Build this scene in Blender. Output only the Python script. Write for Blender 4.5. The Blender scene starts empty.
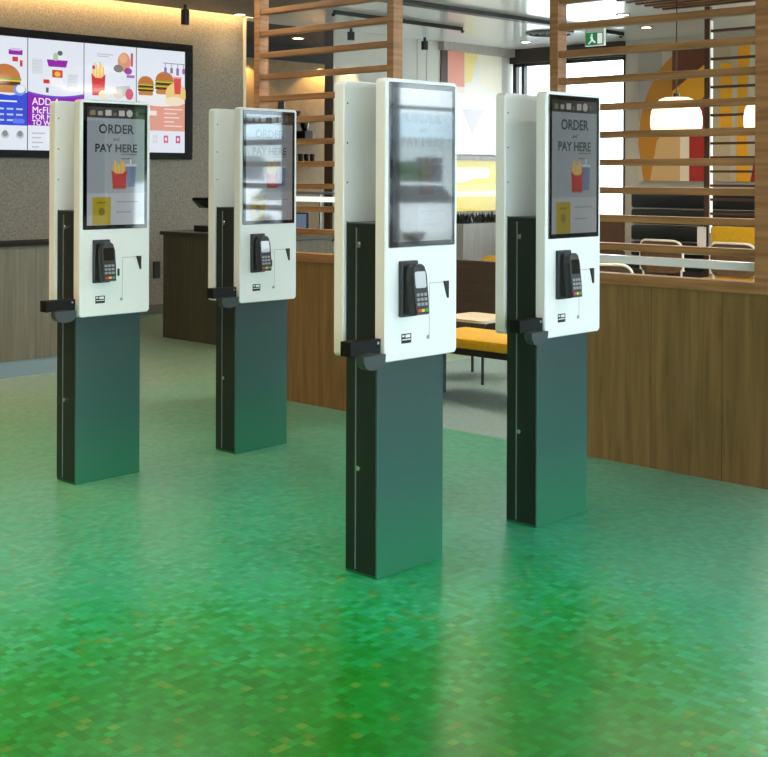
import bpy, bmesh, math, random
from mathutils import Vector, Matrix
random.seed(7)
S = bpy.context.scene
COL = S.collection
PI = math.pi
WLOC = {}

# ------------------------------------------------------------------ materials
MC = {}
def lin(c):
    return tuple((x/12.92 if x <= .04045 else ((x+.055)/1.055)**2.4) for x in (v/255 for v in c))
def mat(name, rgb, rough=.5, metal=0, spec=.5, emit=0, ecol=None, coat=0):
    if name in MC: return MC[name]
    m = bpy.data.materials.new(name); m.use_nodes = True
    b = m.node_tree.nodes['Principled BSDF']
    b.inputs['Base Color'].default_value = (*lin(rgb), 1)
    b.inputs['Roughness'].default_value = rough
    b.inputs['Metallic'].default_value = metal
    b.inputs['Specular IOR Level'].default_value = spec
    b.inputs['Coat Weight'].default_value = coat
    if emit:
        b.inputs['Emission Color'].default_value = (*lin(ecol or rgb), 1)
        b.inputs['Emission Strength'].default_value = emit
    MC[name] = m
    return m
def nodes(m):
    nt = m.node_tree
    return nt.nodes, nt.links, nt.nodes['Principled BSDF']
def noisy(name, rgb1, rgb2, scale=(20, 20, 20), rough=.5, detail=4, lo=.35, hi=.65, spec=.5, bump=0):
    """two-colour noise in object space"""
    if name in MC: return MC[name]
    m = mat(name, rgb1, rough, spec=spec); N, L, b = nodes(m)
    tc = N.new('ShaderNodeTexCoord'); mp = N.new('ShaderNodeMapping'); mp.inputs['Scale'].default_value = scale
    nz = N.new('ShaderNodeTexNoise'); nz.inputs['Scale'].default_value = 1; nz.inputs['Detail'].default_value = detail
    rp = N.new('ShaderNodeValToRGB')
    rp.color_ramp.elements[0].position = lo; rp.color_ramp.elements[0].color = (*lin(rgb1), 1)
    rp.color_ramp.elements[1].position = hi; rp.color_ramp.elements[1].color = (*lin(rgb2), 1)
    L.new(tc.outputs['Object'], mp.inputs['Vector']); L.new(mp.outputs[0], nz.inputs['Vector'])
    L.new(nz.outputs['Fac'], rp.inputs['Fac']); L.new(rp.outputs[0], b.inputs['Base Color'])
    if bump:
        bp = N.new('ShaderNodeBump'); bp.inputs['Strength'].default_value = bump; bp.inputs['Distance'].default_value = .01
        L.new(nz.outputs['Fac'], bp.inputs['Height']); L.new(bp.outputs[0], b.inputs['Normal'])
    return m

def scr(rgb, e=1.0, rough=.06, spec=.5):
    """colour shown on a lit display behind glossy glass"""
    k = 'display_%02x%02x%02x_%d_%d' % (*rgb, int(e*100), int(spec*100))
    if k in MC: return MC[k]
    m = mat(k, (6, 6, 7), rough, spec=spec, emit=e, ecol=rgb, coat=1.0 if spec > .6 else 0)
    m.node_tree.nodes['Principled BSDF'].inputs['Coat IOR'].default_value = 1.9
    return m

WHITE = mat('white_powder_coat', (226, 229, 228), .38)
BLACK = mat('black_plastic', (16, 17, 18), .35)
BLACKGLOSS = mat('black_glass', (7, 8, 9), .05, spec=.9)
CHARCOAL = mat('charcoal_steel', (20, 24, 25), .38)
GREYPL = mat('dark_grey_plastic', (52, 60, 62), .4)
CHROME = mat('chrome', (215, 215, 212), .18, metal=1)
STEEL = mat('brushed_steel', (165, 170, 175), .35, metal=.9)
OAK = noisy('oak_slat', (136, 92, 54), (170, 122, 78), (6, 2, 40), .5)
OAKDK = noisy('oak_dark', (92, 62, 40), (112, 78, 52), (6, 2, 40), .5)
YELLOW = noisy('mustard_vinyl', (222, 170, 20), (232, 182, 34), (30, 30, 30), .4)
DKBROWN = noisy('dark_brown_laminate', (58, 46, 38), (70, 56, 46), (3, 3, 40), .4)
BLACKVINYL = mat('black_vinyl', (22, 22, 24), .32)
TABLEW = mat('white_laminate', (235, 232, 225), .3)
KEY = mat('grey_key', (135, 140, 145), .4)

def wood_panel(name, c1, c2, axis='y', panel=.62, rough=.42):
    """vertical-grain veneer with thin joints between boards"""
    if name in MC: return MC[name]
    m = mat(name, c1, rough); N, L, b = nodes(m)
    tc = N.new('ShaderNodeTexCoord'); mp = N.new('ShaderNodeMapping')
    mp.inputs['Scale'].default_value = (22, 22, 1.2)
    nz = N.new('ShaderNodeTexNoise'); nz.inputs['Scale'].default_value = 1.6; nz.inputs['Detail'].default_value = 6
    nz.inputs['Distortion'].default_value = .6
    rp = N.new('ShaderNodeValToRGB')
    rp.color_ramp.elements[0].position = .3; rp.color_ramp.elements[0].color = (*lin(c1), 1)
    rp.color_ramp.elements[1].position = .7; rp.color_ramp.elements[1].color = (*lin(c2), 1)
    L.new(tc.outputs['Object'], mp.inputs[0]); L.new(mp.outputs[0], nz.inputs['Vector']); L.new(nz.outputs['Fac'], rp.inputs[0])
    sp = N.new('ShaderNodeSeparateXYZ'); L.new(tc.outputs['Object'], sp.inputs[0])
    dv = N.new('ShaderNodeMath'); dv.operation = 'DIVIDE'; dv.inputs[1].default_value = panel
    L.new(sp.outputs['Y' if axis == 'y' else 'X'], dv.inputs[0])
    fr = N.new('ShaderNodeMath'); fr.operation = 'FRACT'; L.new(dv.outputs[0], fr.inputs[0])
    lt = N.new('ShaderNodeMath'); lt.operation = 'LESS_THAN'; lt.inputs[1].default_value = .008; L.new(fr.outputs[0], lt.inputs[0])
    mx = N.new('ShaderNodeMix'); mx.data_type = 'RGBA'
    L.new(lt.outputs[0], mx.inputs[0]); L.new(rp.outputs[0], mx.inputs[6])
    mx.inputs[7].default_value = (*[x*.35 for x in lin(c1)], 1)
    L.new(mx.outputs[2], b.inputs['Base Color'])
    return m
WOODLOW = wood_panel('oak_veneer_low_wall', (112, 84, 48), (140, 108, 66), 'y', .40)
WOODGREY = wood_panel('grey_brown_veneer', (84, 82, 70), (108, 104, 88), 'x', .42)
WOODDARK = wood_panel('dark_olive_veneer', (66, 62, 48), (84, 78, 60), 'y', .36)
FLUTED = wood_panel('grey_fluted_panel', (150, 146, 140), (166, 162, 156), 'x', .16)

def stone_mat():
    m = mat('speckled_stone', (150, 138, 120), .6); N, L, b = nodes(m)
    tc = N.new('ShaderNodeTexCoord')
    n1 = N.new('ShaderNodeTexNoise'); n1.inputs['Scale'].default_value = 55; n1.inputs['Detail'].default_value = 4
    r1 = N.new('ShaderNodeValToRGB')
    for e, p, c in zip(r1.color_ramp.elements, (.3, .72), ((118, 112, 102), (156, 147, 133))): e.position = p; e.color = (*lin(c), 1)
    v = N.new('ShaderNodeTexVoronoi'); v.inputs['Scale'].default_value = 26
    r2 = N.new('ShaderNodeValToRGB')
    for e, p, c in zip(r2.color_ramp.elements, (.10, .16), ((1, 1, 1, 1), (0, 0, 0, 1))): e.position = p; e.color = c
    mx = N.new('ShaderNodeMix'); mx.data_type = 'RGBA'; mx.inputs[7].default_value = (*lin((190, 180, 160)), 1)
    n3 = N.new('ShaderNodeTexNoise'); n3.inputs['Scale'].default_value = 9
    g = N.new('ShaderNodeMath'); g.operation = 'GREATER_THAN'; g.inputs[1].default_value = .56
    mu = N.new('ShaderNodeMath'); mu.operation = 'MULTIPLY'
    for t in (n1, v, n3): L.new(tc.outputs['Object'], t.inputs['Vector'])
    L.new(n1.outputs['Fac'], r1.inputs[0]); L.new(v.outputs['Distance'], r2.inputs[0]); L.new(n3.outputs['Fac'], g.inputs[0])
    L.new(r2.outputs[0], mu.inputs[0]); L.new(g.outputs[0], mu.inputs[1]); L.new(mu.outputs[0], mx.inputs[0])
    L.new(r1.outputs[0], mx.inputs[6]); L.new(mx.outputs[2], b.inputs['Base Color'])
    return m
STONE = stone_mat()

TH = .8117
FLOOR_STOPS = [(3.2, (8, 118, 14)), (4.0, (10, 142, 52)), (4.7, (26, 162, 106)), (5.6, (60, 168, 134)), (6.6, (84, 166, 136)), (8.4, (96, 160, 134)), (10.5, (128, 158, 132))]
def floor_mat():
    """mosaic floor laid as a blend: beige-green chips at the counters, green chips towards the entrance"""
    m = mat('green_mosaic_floor', (90, 150, 100), .3); N, L, b = nodes(m)
    tc = N.new('ShaderNodeTexCoord'); sp = N.new('ShaderNodeSeparateXYZ'); L.new(tc.outputs['Object'], sp.inputs[0])
    def M(op, a, b_=None):
        n = N.new('ShaderNodeMath'); n.operation = op
        for i, x in enumerate((a, b_)):
            if x is None: continue
            if isinstance(x, (int, float)): n.inputs[i].default_value = x
            else: L.new(x, n.inputs[i])
        return n.outputs[0]
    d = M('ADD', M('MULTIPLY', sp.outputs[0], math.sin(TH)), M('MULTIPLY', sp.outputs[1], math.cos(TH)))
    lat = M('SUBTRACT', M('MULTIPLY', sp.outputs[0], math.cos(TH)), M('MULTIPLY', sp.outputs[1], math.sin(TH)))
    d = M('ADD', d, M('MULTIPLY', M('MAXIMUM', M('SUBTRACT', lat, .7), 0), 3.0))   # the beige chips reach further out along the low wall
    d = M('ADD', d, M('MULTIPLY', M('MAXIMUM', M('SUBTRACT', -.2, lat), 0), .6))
    # 30 mm mosaic tiles laid square to the room, each with a tone of its own
    TS = .03
    gx, gy = M('DIVIDE', sp.outputs[0], TS), M('DIVIDE', sp.outputs[1], TS)
    cb = N.new('ShaderNodeCombineXYZ'); L.new(M('FLOOR', gx), cb.inputs[0]); L.new(M('FLOOR', gy), cb.inputs[1])
    wn = N.new('ShaderNodeTexWhiteNoise'); wn.noise_dimensions = '3D'; L.new(cb.outputs[0], wn.inputs['Vector'])
    sc = N.new('ShaderNodeSeparateColor'); L.new(wn.outputs['Color'], sc.inputs[0])
    ed = M('MAXIMUM', M('ABSOLUTE', M('SUBTRACT', M('FRACT', gx), .5)), M('ABSOLUTE', M('SUBTRACT', M('FRACT', gy), .5)))
    grout = M('GREATER_THAN', ed, .44)
    big = N.new('ShaderNodeTexNoise'); big.inputs['Scale'].default_value = 1.1; big.inputs['Detail'].default_value = 2
    L.new(tc.outputs['Object'], big.inputs['Vector'])
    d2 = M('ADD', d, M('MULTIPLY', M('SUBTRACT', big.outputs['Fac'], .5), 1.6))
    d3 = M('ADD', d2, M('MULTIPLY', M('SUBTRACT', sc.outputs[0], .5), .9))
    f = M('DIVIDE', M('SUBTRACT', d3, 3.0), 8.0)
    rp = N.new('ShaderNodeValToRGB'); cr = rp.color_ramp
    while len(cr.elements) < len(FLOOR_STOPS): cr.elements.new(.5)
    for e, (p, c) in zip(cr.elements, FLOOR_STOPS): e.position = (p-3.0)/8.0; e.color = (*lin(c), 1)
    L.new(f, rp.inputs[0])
    # scattered yellow-green chips
    g = M('GREATER_THAN', sc.outputs[1], .965)
    mx = N.new('ShaderNodeMix'); mx.data_type = 'RGBA'; mx.inputs[7].default_value = (*lin((112, 148, 46)), 1)
    L.new(M('MULTIPLY', g, .4), mx.inputs[0]); L.new(rp.outputs[0], mx.inputs[6])
    hs = N.new('ShaderNodeHueSaturation'); L.new(mx.outputs[2], hs.inputs['Color'])
    L.new(M('SUBTRACT', M('ADD', .86, M('MULTIPLY', sc.outputs[2], .28)), M('MULTIPLY', grout, .12)), hs.inputs['Value'])
    L.new(hs.outputs[0], b.inputs['Base Color'])
    b.inputs['Roughness'].default_value = .28
    b.inputs['Specular IOR Level'].default_value = .28
    return m
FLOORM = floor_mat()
FLOORG = noisy('grey_carpet_tile', (108, 136, 134), (132, 156, 152), (60, 60, 60), .8)

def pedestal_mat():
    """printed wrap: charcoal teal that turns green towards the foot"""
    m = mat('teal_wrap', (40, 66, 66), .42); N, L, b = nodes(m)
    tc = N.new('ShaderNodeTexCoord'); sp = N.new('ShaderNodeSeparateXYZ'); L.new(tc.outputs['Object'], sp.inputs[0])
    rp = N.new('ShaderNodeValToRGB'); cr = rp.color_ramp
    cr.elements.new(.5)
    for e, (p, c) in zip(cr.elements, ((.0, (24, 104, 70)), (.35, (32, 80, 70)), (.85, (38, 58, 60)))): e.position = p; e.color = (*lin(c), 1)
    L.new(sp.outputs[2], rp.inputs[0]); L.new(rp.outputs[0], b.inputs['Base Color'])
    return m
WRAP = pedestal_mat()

def glass_mat():
    m = bpy.data.materials.new('window_glass'); m.use_nodes = True
    N, L = m.node_tree.nodes, m.node_tree.links
    N.clear(); o = N.new('ShaderNodeOutputMaterial'); t = N.new('ShaderNodeBsdfTransparent'); g = N.new('ShaderNodeBsdfGlossy')
    t.inputs[0].default_value = (.95, .97, .97, 1); g.inputs['Roughness'].default_value = .02
    fr = N.new('ShaderNodeFresnel'); fr.inputs[0].default_value = 1.3
    mx = N.new('ShaderNodeMixShader'); L.new(fr.outputs[0], mx.inputs[0]); L.new(t.outputs[0], mx.inputs[1]); L.new(g.outputs[0], mx.inputs[2])
    L.new(mx.outputs[0], o.inputs[0]); return m
GLASS = glass_mat()

# ------------------------------------------------------------------ mesh helpers
def box(bm, x0, x1, y0, y1, z0, z1, bev=0):
    vs = [bm.verts.new((x, y, z)) for x in (x0, x1) for y in (y0, y1) for z in (z0, z1)]
    fs = [bm.faces.new([vs[i] for i in q]) for q in ((0, 1, 3, 2), (4, 6, 7, 5), (0, 4, 5, 1), (2, 3, 7, 6), (0, 2, 6, 4), (1, 5, 7, 3))]
    if bev:
        es = {e for f in fs for e in f.edges}
        bmesh.ops.bevel(bm, geom=list(es), offset=bev, segments=2, affect='EDGES', profile=.5)
    return bm
def B(*a, bev=0):
    return box(bmesh.new(), *a, bev=bev)
def ring(bm, pts): return [bm.verts.new(p) for p in pts]
def bridge(bm, a, b):
    n = len(a)
    for i in range(n): bm.faces.new((a[i], a[(i+1) % n], b[(i+1) % n], b[i]))
def loft(bm, rings, cap=True):
    R = [ring(bm, r) for r in rings]
    for a, b in zip(R, R[1:]): bridge(bm, a, b)
    if cap: bm.faces.new(list(reversed(R[0]))); bm.faces.new(R[-1])
    return bm
def rrect(x0, x1, z0, z1, r, n=5):
    out = []
    for cx, cz, a0 in ((x1-r, z1-r, 0), (x0+r, z1-r, PI/2), (x0+r, z0+r, PI), (x1-r, z0+r, 1.5*PI)):
        for i in range(n+1):
            a = a0+i*PI/2/n; out.append((cx+r*math.cos(a), cz+r*math.sin(a)))
    return out
def rslab(bm, x0, x1, z0, z1, y0, y1, r, ch=.003):
    """upright slab with rounded corners, thin along y, edges softened"""
    a = lambda d, y: [(x, y, z) for x, z in rrect(x0+d, x1-d, z0+d, z1-d, max(r-d, .0005))]
    return loft(bm, [a(ch, y0), a(0, y0+ch), a(0, y1-ch), a(ch, y1)])
def cyl(bm, p, q, r, n=14, r2=None):
    p, q = Vector(p), Vector(q); d = (q-p).normalized()
    u = d.orthogonal().normalized(); w = d.cross(u)
    f = lambda c, R: [c+R*(math.cos(2*PI*i/n)*u+math.sin(2*PI*i/n)*w) for i in range(n)]
    return loft(bm, [f(p, r), f(q, r if r2 is None else r2)])
def tube(bm, pts, r, n=8):
    pts = [Vector(p) for p in pts]; rings = []
    ref = None
    for i, p in enumerate(pts):
        d = (pts[min(i+1, len(pts)-1)]-pts[max(i-1, 0)]).normalized()
        u = d.orthogonal().normalized() if ref is None else (ref-ref.dot(d)*d).normalized()
        ref = u; w = d.cross(u)
        rings.append([p+r*(math.cos(2*PI*k/n)*u+math.sin(2*PI*k/n)*w) for k in range(n)])
    return loft(bm, rings)
def lathe(bm, prof, c=(0, 0, 0), n=24):
    c = Vector(c)
    return loft(bm, [[c+Vector((max(r, .0004)*math.cos(2*PI*i/n), max(r, .0004)*math.sin(2*PI*i/n), z)) for i in range(n)] for r, z in prof])
def arc(pts, n=6, r=.04):
    """round the corners of a polyline"""
    P = [Vector(p) for p in pts]; out = [P[0]]
    for a, b, c in zip(P, P[1:], P[2:]):
        d1, d2 = (a-b), (c-b); k = min(r, d1.length*.45, d2.length*.45)
        s, e = b+d1.normalized()*k, b+d2.normalized()*k
        for i in range(n+1):
            t = i/n; out.append((1-t)**2*s+2*t*(1-t)*b+t*t*e)
    return out+[P[-1]]

def link(name, bm, m, parent=None, smooth=False, world=True):
    bmesh.ops.recalc_face_normals(bm, faces=bm.faces[:])
    root = (0, 0, 0)
    if parent is not None: root = WLOC.get(parent, (0, 0, 0))
    if any(root): bmesh.ops.translate(bm, verts=bm.verts[:], vec=[-x for x in root])
    me = bpy.data.meshes.new(name); bm.to_mesh(me); bm.free()
    for q in (m if isinstance(m, (list, tuple)) else [m]): me.materials.append(q)
    me.polygons.foreach_set('use_smooth', [False]*len(me.polygons))
    if smooth:
        for p in me.polygons: p.use_smooth = True
        try: me.set_sharp_from_angle(angle=math.radians(38))
        except Exception: pass
    o = bpy.data.objects.new(name, me); COL.objects.link(o)
    if parent is not None: o.parent = parent; WLOC[o] = root
    return o
def thing(name, label, cat, loc=(0, 0, 0), group=None):
    o = bpy.data.objects.new(name, None); COL.objects.link(o)
    o.empty_display_size = .1; o.location = loc; WLOC[o] = tuple(loc)
    return tag(o, label, cat, group)
def tag(o, label, cat, group=None):
    o['label'] = label; o['category'] = cat
    if group: o['group'] = group
    return o
def solo(name, bm, m, label, cat, group=None, smooth=False):
    """a thing that is one mesh; its origin is put at the middle of its base"""
    vs = [v.co for v in bm.verts]
    c = Vector(((min(v.x for v in vs)+max(v.x for v in vs))/2, (min(v.y for v in vs)+max(v.y for v in vs))/2, min(v.z for v in vs)))
    bmesh.ops.translate(bm, verts=bm.verts[:], vec=-c)
    o = link(name, bm, m, None, smooth); o.location = c
    return tag(o, label, cat, group)
def struct(name, bm, m, smooth=False):
    o = link(name, bm, m, None, smooth); o['kind'] = 'structure'; return o
def copy_tree(o, parent=None):
    c = o.copy(); COL.objects.link(c); c.parent = parent
    for ch in [x for x in bpy.data.objects if x.parent == o]: copy_tree(ch, c)
    return c
def dup(root, loc, label=None, rz=0):
    c = copy_tree(root); c.location = loc; c.rotation_euler = (0, 0, rz); WLOC[c] = tuple(loc)
    if label: c['label'] = label
    return c

def text_bm(body, size, loc, facing='-y', align='CENTER', bold=0.0, ext=.0004, bm=None, spacing=1.0, shear=0):
    """lettering as a mesh standing on a wall that faces -y (or -x)"""
    cu = bpy.data.curves.new('t', 'FONT'); cu.body = body; cu.size = size; cu.align_x = align; cu.align_y = 'CENTER'
    cu.extrude = ext; cu.offset = bold; cu.space_character = spacing; cu.resolution_u = 3; cu.shear = shear
    o = bpy.data.objects.new('t', cu); COL.objects.link(o)
    dg = bpy.context.evaluated_depsgraph_get(); dg.update()
    me = bpy.data.meshes.new_from_object(o.evaluated_get(dg))
    bpy.data.objects.remove(o); bpy.data.curves.remove(cu)
    R = Matrix.Rotation(PI/2, 4, 'X')
    if facing == '-x': R = Matrix.Rotation(-PI/2, 4, 'Z') @ R
    me.transform(Matrix.Translation(loc) @ R)
    bm = bm or bmesh.new(); bm.from_mesh(me); bpy.data.meshes.remove(me)
    return bm

class Pic:
    """flat artwork in the plane y = const (facing -y) or x = const (facing -x): layered shapes, one mesh, one material a colour"""
    def __init__(s, plane='y', at=0., e=1.0, step=.0005, paint=None, spec=.5):
        s.bm = bmesh.new(); s.mats = []; s.plane = plane; s.at = at; s.e = e; s.step = step; s.k = 0; s.paint = paint; s.spec = spec
    def poly(s, pts, rgb):
        s.k += 1; y = s.at-s.k*s.step
        m = mat('paint_%02x%02x%02x_%s' % (*rgb, s.paint), rgb, .5 if s.paint == 'matt' else .12) if s.paint else scr(rgb, s.e, spec=s.spec)
        if m not in s.mats: s.mats.append(m)
        f = s.bm.faces.new([s.bm.verts.new((a, y, b) if s.plane == 'y' else (y, a, b)) for a, b in pts])
        f.material_index = s.mats.index(m); return s
    def rect(s, x0, x1, z0, z1, rgb, r=0):
        return s.poly(rrect(x0, x1, z0, z1, r) if r else [(x0, z0), (x1, z0), (x1, z1), (x0, z1)], rgb)
    def ell(s, cx, cz, rx, rz, rgb, a0=0, a1=2*PI, n=20):
        full = abs(a1-a0-2*PI) < 1e-6
        return s.poly([(cx+rx*math.cos(a0+(a1-a0)*i/n), cz+rz*math.sin(a0+(a1-a0)*i/n)) for i in range(n if full else n+1)], rgb)
    def burger(s, cx, z, w, layers=1):
        h = w*.42; y = z
        s.rect(cx-w*.46, cx+w*.46, y, y+h*.5, (196, 134, 70), h*.2); y += h*.5
        for i in range(layers):
            s.rect(cx-w*.5, cx+w*.5, y, y+h*.28, (86, 48, 30), h*.12); y += h*.26
            s.rect(cx-w*.52, cx+w*.52, y, y+h*.12, (240, 190, 60), .002); y += h*.1
            s.rect(cx-w*.53, cx+w*.53, y, y+h*.14, (120, 160, 60), h*.06); y += h*.12
        s.ell(cx, y, w*.5, h*.95, (190, 118, 58), 0, PI); return s
    def fries(s, cx, z, w, h):
        for i in range(7):
            x = cx-w*.42+i*w*.12; t = h*(.78+.22*((i*37) % 10)/10)
            s.rect(x, x+w*.1, z+h*.3, z+t, (246, 206, 92) if i % 2 else (236, 188, 70))
        s.poly([(cx-w*.42, z), (cx+w*.42, z), (cx+w*.5, z+h*.62), (cx+w*.2, z+h*.5), (cx-w*.2, z+h*.5), (cx-w*.5, z+h*.62)], (204, 40, 48)); return s
    def cup(s, cx, z, w, h, c=(206, 60, 60), lid=(240, 240, 240)):
        s.poly([(cx-w*.36, z), (cx+w*.36, z), (cx+w*.46, z+h*.86), (cx-w*.46, z+h*.86)], c)
        s.rect(cx-w*.5, cx+w*.5, z+h*.84, z+h*.93, lid); s.rect(cx-.05*w, cx+.05*w, z+h*.93, z+h*1.15, (250, 250, 250)); return s
    def bars(s, x0, x1, z1, dz, n, rgb, t=.3):
        for i in range(n):
            s.rect(x0, x0+(x1-x0)*(1, .7, .85, .55)[i % 4], z1-i*dz-dz*t, z1-i*dz, rgb)
        return s
    def done(s, name, parent): return link(name, s.bm, s.mats, parent)

# ------------------------------------------------------------------ the setting
CEIL = 3.28
VB, UR, UP = 11.15, 14.4, 5.67            # back wall, window wall, slat partition
VF, UL = -4.0, -5.0                        # shop front behind the camera, left wall
b = B(UL, UP+.04, VF, 13.2, -.08, 0); box(b, UP+.04, 9.4, 6.64, 13.2, -.08, 0)
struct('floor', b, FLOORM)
b = B(UP+.04, UR+.3, VF, 6.64, -.08, 0); box(b, 9.4, UR+.3, 6.64, 13.2, -.08, 0)
struct('floor_dining', b, FLOORG)
CEILW = mat('ceiling_white', (238, 236, 234), .16)
CEILB = mat('ceiling_taupe', (120, 104, 88), .6)
b = B(UL, 9.44, VF, VB-.14, CEIL, CEIL+.1); box(b, UL, 9.44, VB-.14, VB+.6, CEIL+.16, CEIL+.2); box(b, UL, 9.44, VB-.18, VB-.14, CEIL+.1, CEIL+.2)
struct('ceiling', b, CEILB)
struct('ceiling_dining', B(9.44, UR+.3, VF, VB+.16, CEIL, CEIL+.1), CEILW)
struct('ceiling_niche', B(9.2, UR+.3, VB+.16, 13.2, CEIL, CEIL+.1), mat('black_ceiling', (26, 23, 20), .7))
struct('wall_back', B(UL, 9.43, VB, VB+.25, 0, CEIL+.16), STONE)
struct('trim_1', B(9.405, 9.445, VB-.012, VB, 0, CEIL), mat('white_trim', (238, 226, 200), .5))
struct('baseboard_back', B(UL, 9.40, VB-.02, VB, 0, .1), mat('grey_skirting', (96, 96, 88), .6))
PALE = mat('pale_panel', (206, 202, 192), .5)
NICHE = noisy('tan_plaster', (128, 104, 66), (140, 114, 74), (8, 8, 8), .6)
b = B(9.2, UR+.3, 13.0, 13.2, 0, 3.06); box(b, 9.1, 9.2, VB+.25, 13.2, 0, 3.06)
struct('wall_back_niche', b, NICHE)
struct('trim_6', B(9.2, UR+.3, 12.96, 13.2, 3.06, CEIL), MC['black_ceiling'])  # black strip painted for the unlit wall above the spots
struct('trim_2', B(10.85, 10.862, VB+.02, VB+.16, 0, CEIL), mat('dark_brown_reveal', (62, 44, 32), .5))
b = bmesh.new()
for a, c in ((10.86, 12.37), (12.38, 12.555), (12.565, 12.84)): box(b, a, c, VB, VB+.16, 0, CEIL)
struct('wall_back_pale', b, PALE)
b = B(12.84, UR+.3, VB+.06, VB+.16, 0, CEIL)
struct('wall_back_dining', b, PALE)
struct('trim_3', B(12.80, UR, VB-.10, VB+.06, 3.17, CEIL), wood_panel('greige_header', (158, 150, 140), (170, 162, 152), 'x', .5))
struct('trim_4', B(12.84, 12.97, VB-.02, VB+.06, 0, 3.17), mat('dark_red_brown', (60, 30, 24), .5))
# window wall
FR = mat('dark_window_frame', (48, 48, 48), .4)
DARKB = mat('dark_bulkhead', (58, 50, 42), .6)
WALLG = mat('warm_grey_paint', (188, 178, 164), .6)
SILL = .96
b = bmesh.new()
box(b, UR, UR+.3, 9.26, 11.75, 0, SILL-.03); 
struct('wall_right_lower', b, wood_panel('brown_wainscot', (92, 60, 40), (110, 74, 50), 'y', .5))
struct('trim_5', B(UR-.06, UR+.3, 9.26, 11.15, 3.08, CEIL), DARKB)
b = B(UR, UR+.3, 6.4, 9.26, 0, CEIL); box(b, UR, UR+.3, VF, -.5, 0, CEIL); box(b, UR, UR+.3, -.5, 6.4, 0, .5); box(b, UR, UR+.3, -.5, 6.4, 3.1, CEIL)
struct('wall_right', b, WALLG)
b = bmesh.new()
for v in (-.5, 1.2, 2.9, 4.6, 6.35): box(b, UR+.02, UR+.10, v, v+.05, .5, 3.1)
box(b, UR+.02, UR+.10, -.5, 6.4, .5, .55); box(b, UR+.02, UR+.10, -.5, 6.4, 3.05, 3.1)
w = struct('window_4', b, FR)  # added window out of view, put in to flood the dining room with daylight
link('window_pane', B(UR+.055, UR+.065, -.45, 6.35, .55, 3.05), GLASS, w)  # pane of the added window
b = bmesh.new()
for v in (9.26, 10.95): box(b, UR+.02, UR+.10, v, v+.05, SILL-.03, 3.08)
box(b, UR+.02, UR+.10, 11.09, 11.15, SILL-.03, 3.08)
box(b, UR+.02, UR+.10, 9.26, 11.15, SILL-.03, SILL+.02); box(b, UR+.02, UR+.10, 9.26, 11.15, 3.04, 3.08)
w = struct('window_1', b, FR)
link('window_pane', B(UR+.055, UR+.065, 9.3, 11.12, SILL, 3.05), GLASS, w)
# shop front behind the camera: glazing, a solid pier, then a wide shop window
b = bmesh.new()
for u in [UL+1.96*i for i in range(7)]+[8.53]: box(b, u, u+.07, VF-.1, VF, 0, CEIL)
box(b, UL, 8.6, VF-.1, VF, 0, .12); box(b, UL, 8.6, VF-.1, VF, 3.05, CEIL); box(b, UL, 8.6, VF-.1, VF, 2.2, 2.26)
w = struct('window_2', b, FR)
link('window_pane', B(UL, 8.6, VF-.055, VF-.045, .1, 3.06), GLASS, w)
b = bmesh.new()
for u in (10.2, 11.15, 13.0, 13.95): box(b, u, u+.07, VF-.1, VF, 0, CEIL)
box(b, 10.2, 14.0, VF-.1, VF, 0, .12); box(b, 10.2, 14.0, VF-.1, VF, 3.15, CEIL); box(b, 10.2, 14.0, VF-.1, VF, 2.3, 2.34)
w = struct('window_3', b, FR)
link('window_pane', B(10.2, 14.0, VF-.055, VF-.045, .1, 3.16), GLASS, w)
b = B(8.6, 10.2, VF-.1, VF, 0, CEIL); box(b, 14.02, UR+.3, VF-.1, VF, 0, CEIL); struct('wall_front', b, WALLG)
struct('wall_left', B(UL-.2, UL, VF, VB+.6, 0, CEIL), WALLG)
GROUND = noisy('grey_paving', (205, 206, 202), (226, 226, 222), (3, 3, 3), .8)
struct('ground', B(-30, 60, -45, 40, -.2, -.1), GROUND)

# ------------------------------------------------------------------ menu board
PZ0, PZ1, PU = 1.727, 2.825, [5.97, 6.61, 7.25, 7.89, 8.53]
mb = thing('menu_board', 'wide black framed menu screen showing four lit food panels on the stone wall', 'menu board', (7.25, VB-.04, 1.66))
b = bmesh.new()
y0, y1 = VB-.09, VB
box(b, 5.88, 8.62, y0, y1, PZ1, 2.905, .004); box(b, 5.88, 8.62, y0, y1, 1.655, PZ0, .004)
box(b, 5.88, PU[0], y0, y1, PZ0, PZ1); box(b, PU[4], 8.62, y0, y1, PZ0, PZ1)
box(b, PU[0], PU[4], VB-.03, VB, PZ0, PZ1)
link('frame', b, mat('frame_black', (8, 8, 9), .5, spec=.2), mb)
EM = .95
WHT = (226, 232, 242)
def panel(i):
    u0, u1 = PU[i]+.004, PU[i+1]-.004
    sc = link('screen_panel', B(u0, u1, VB-.07, VB-.03, PZ0, PZ1), BLACKGLOSS, mb)
    p = Pic('y', VB-.0702, EM); p.rect(u0, u1, PZ0, PZ1, WHT)
    return sc, p, u0, u1
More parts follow.
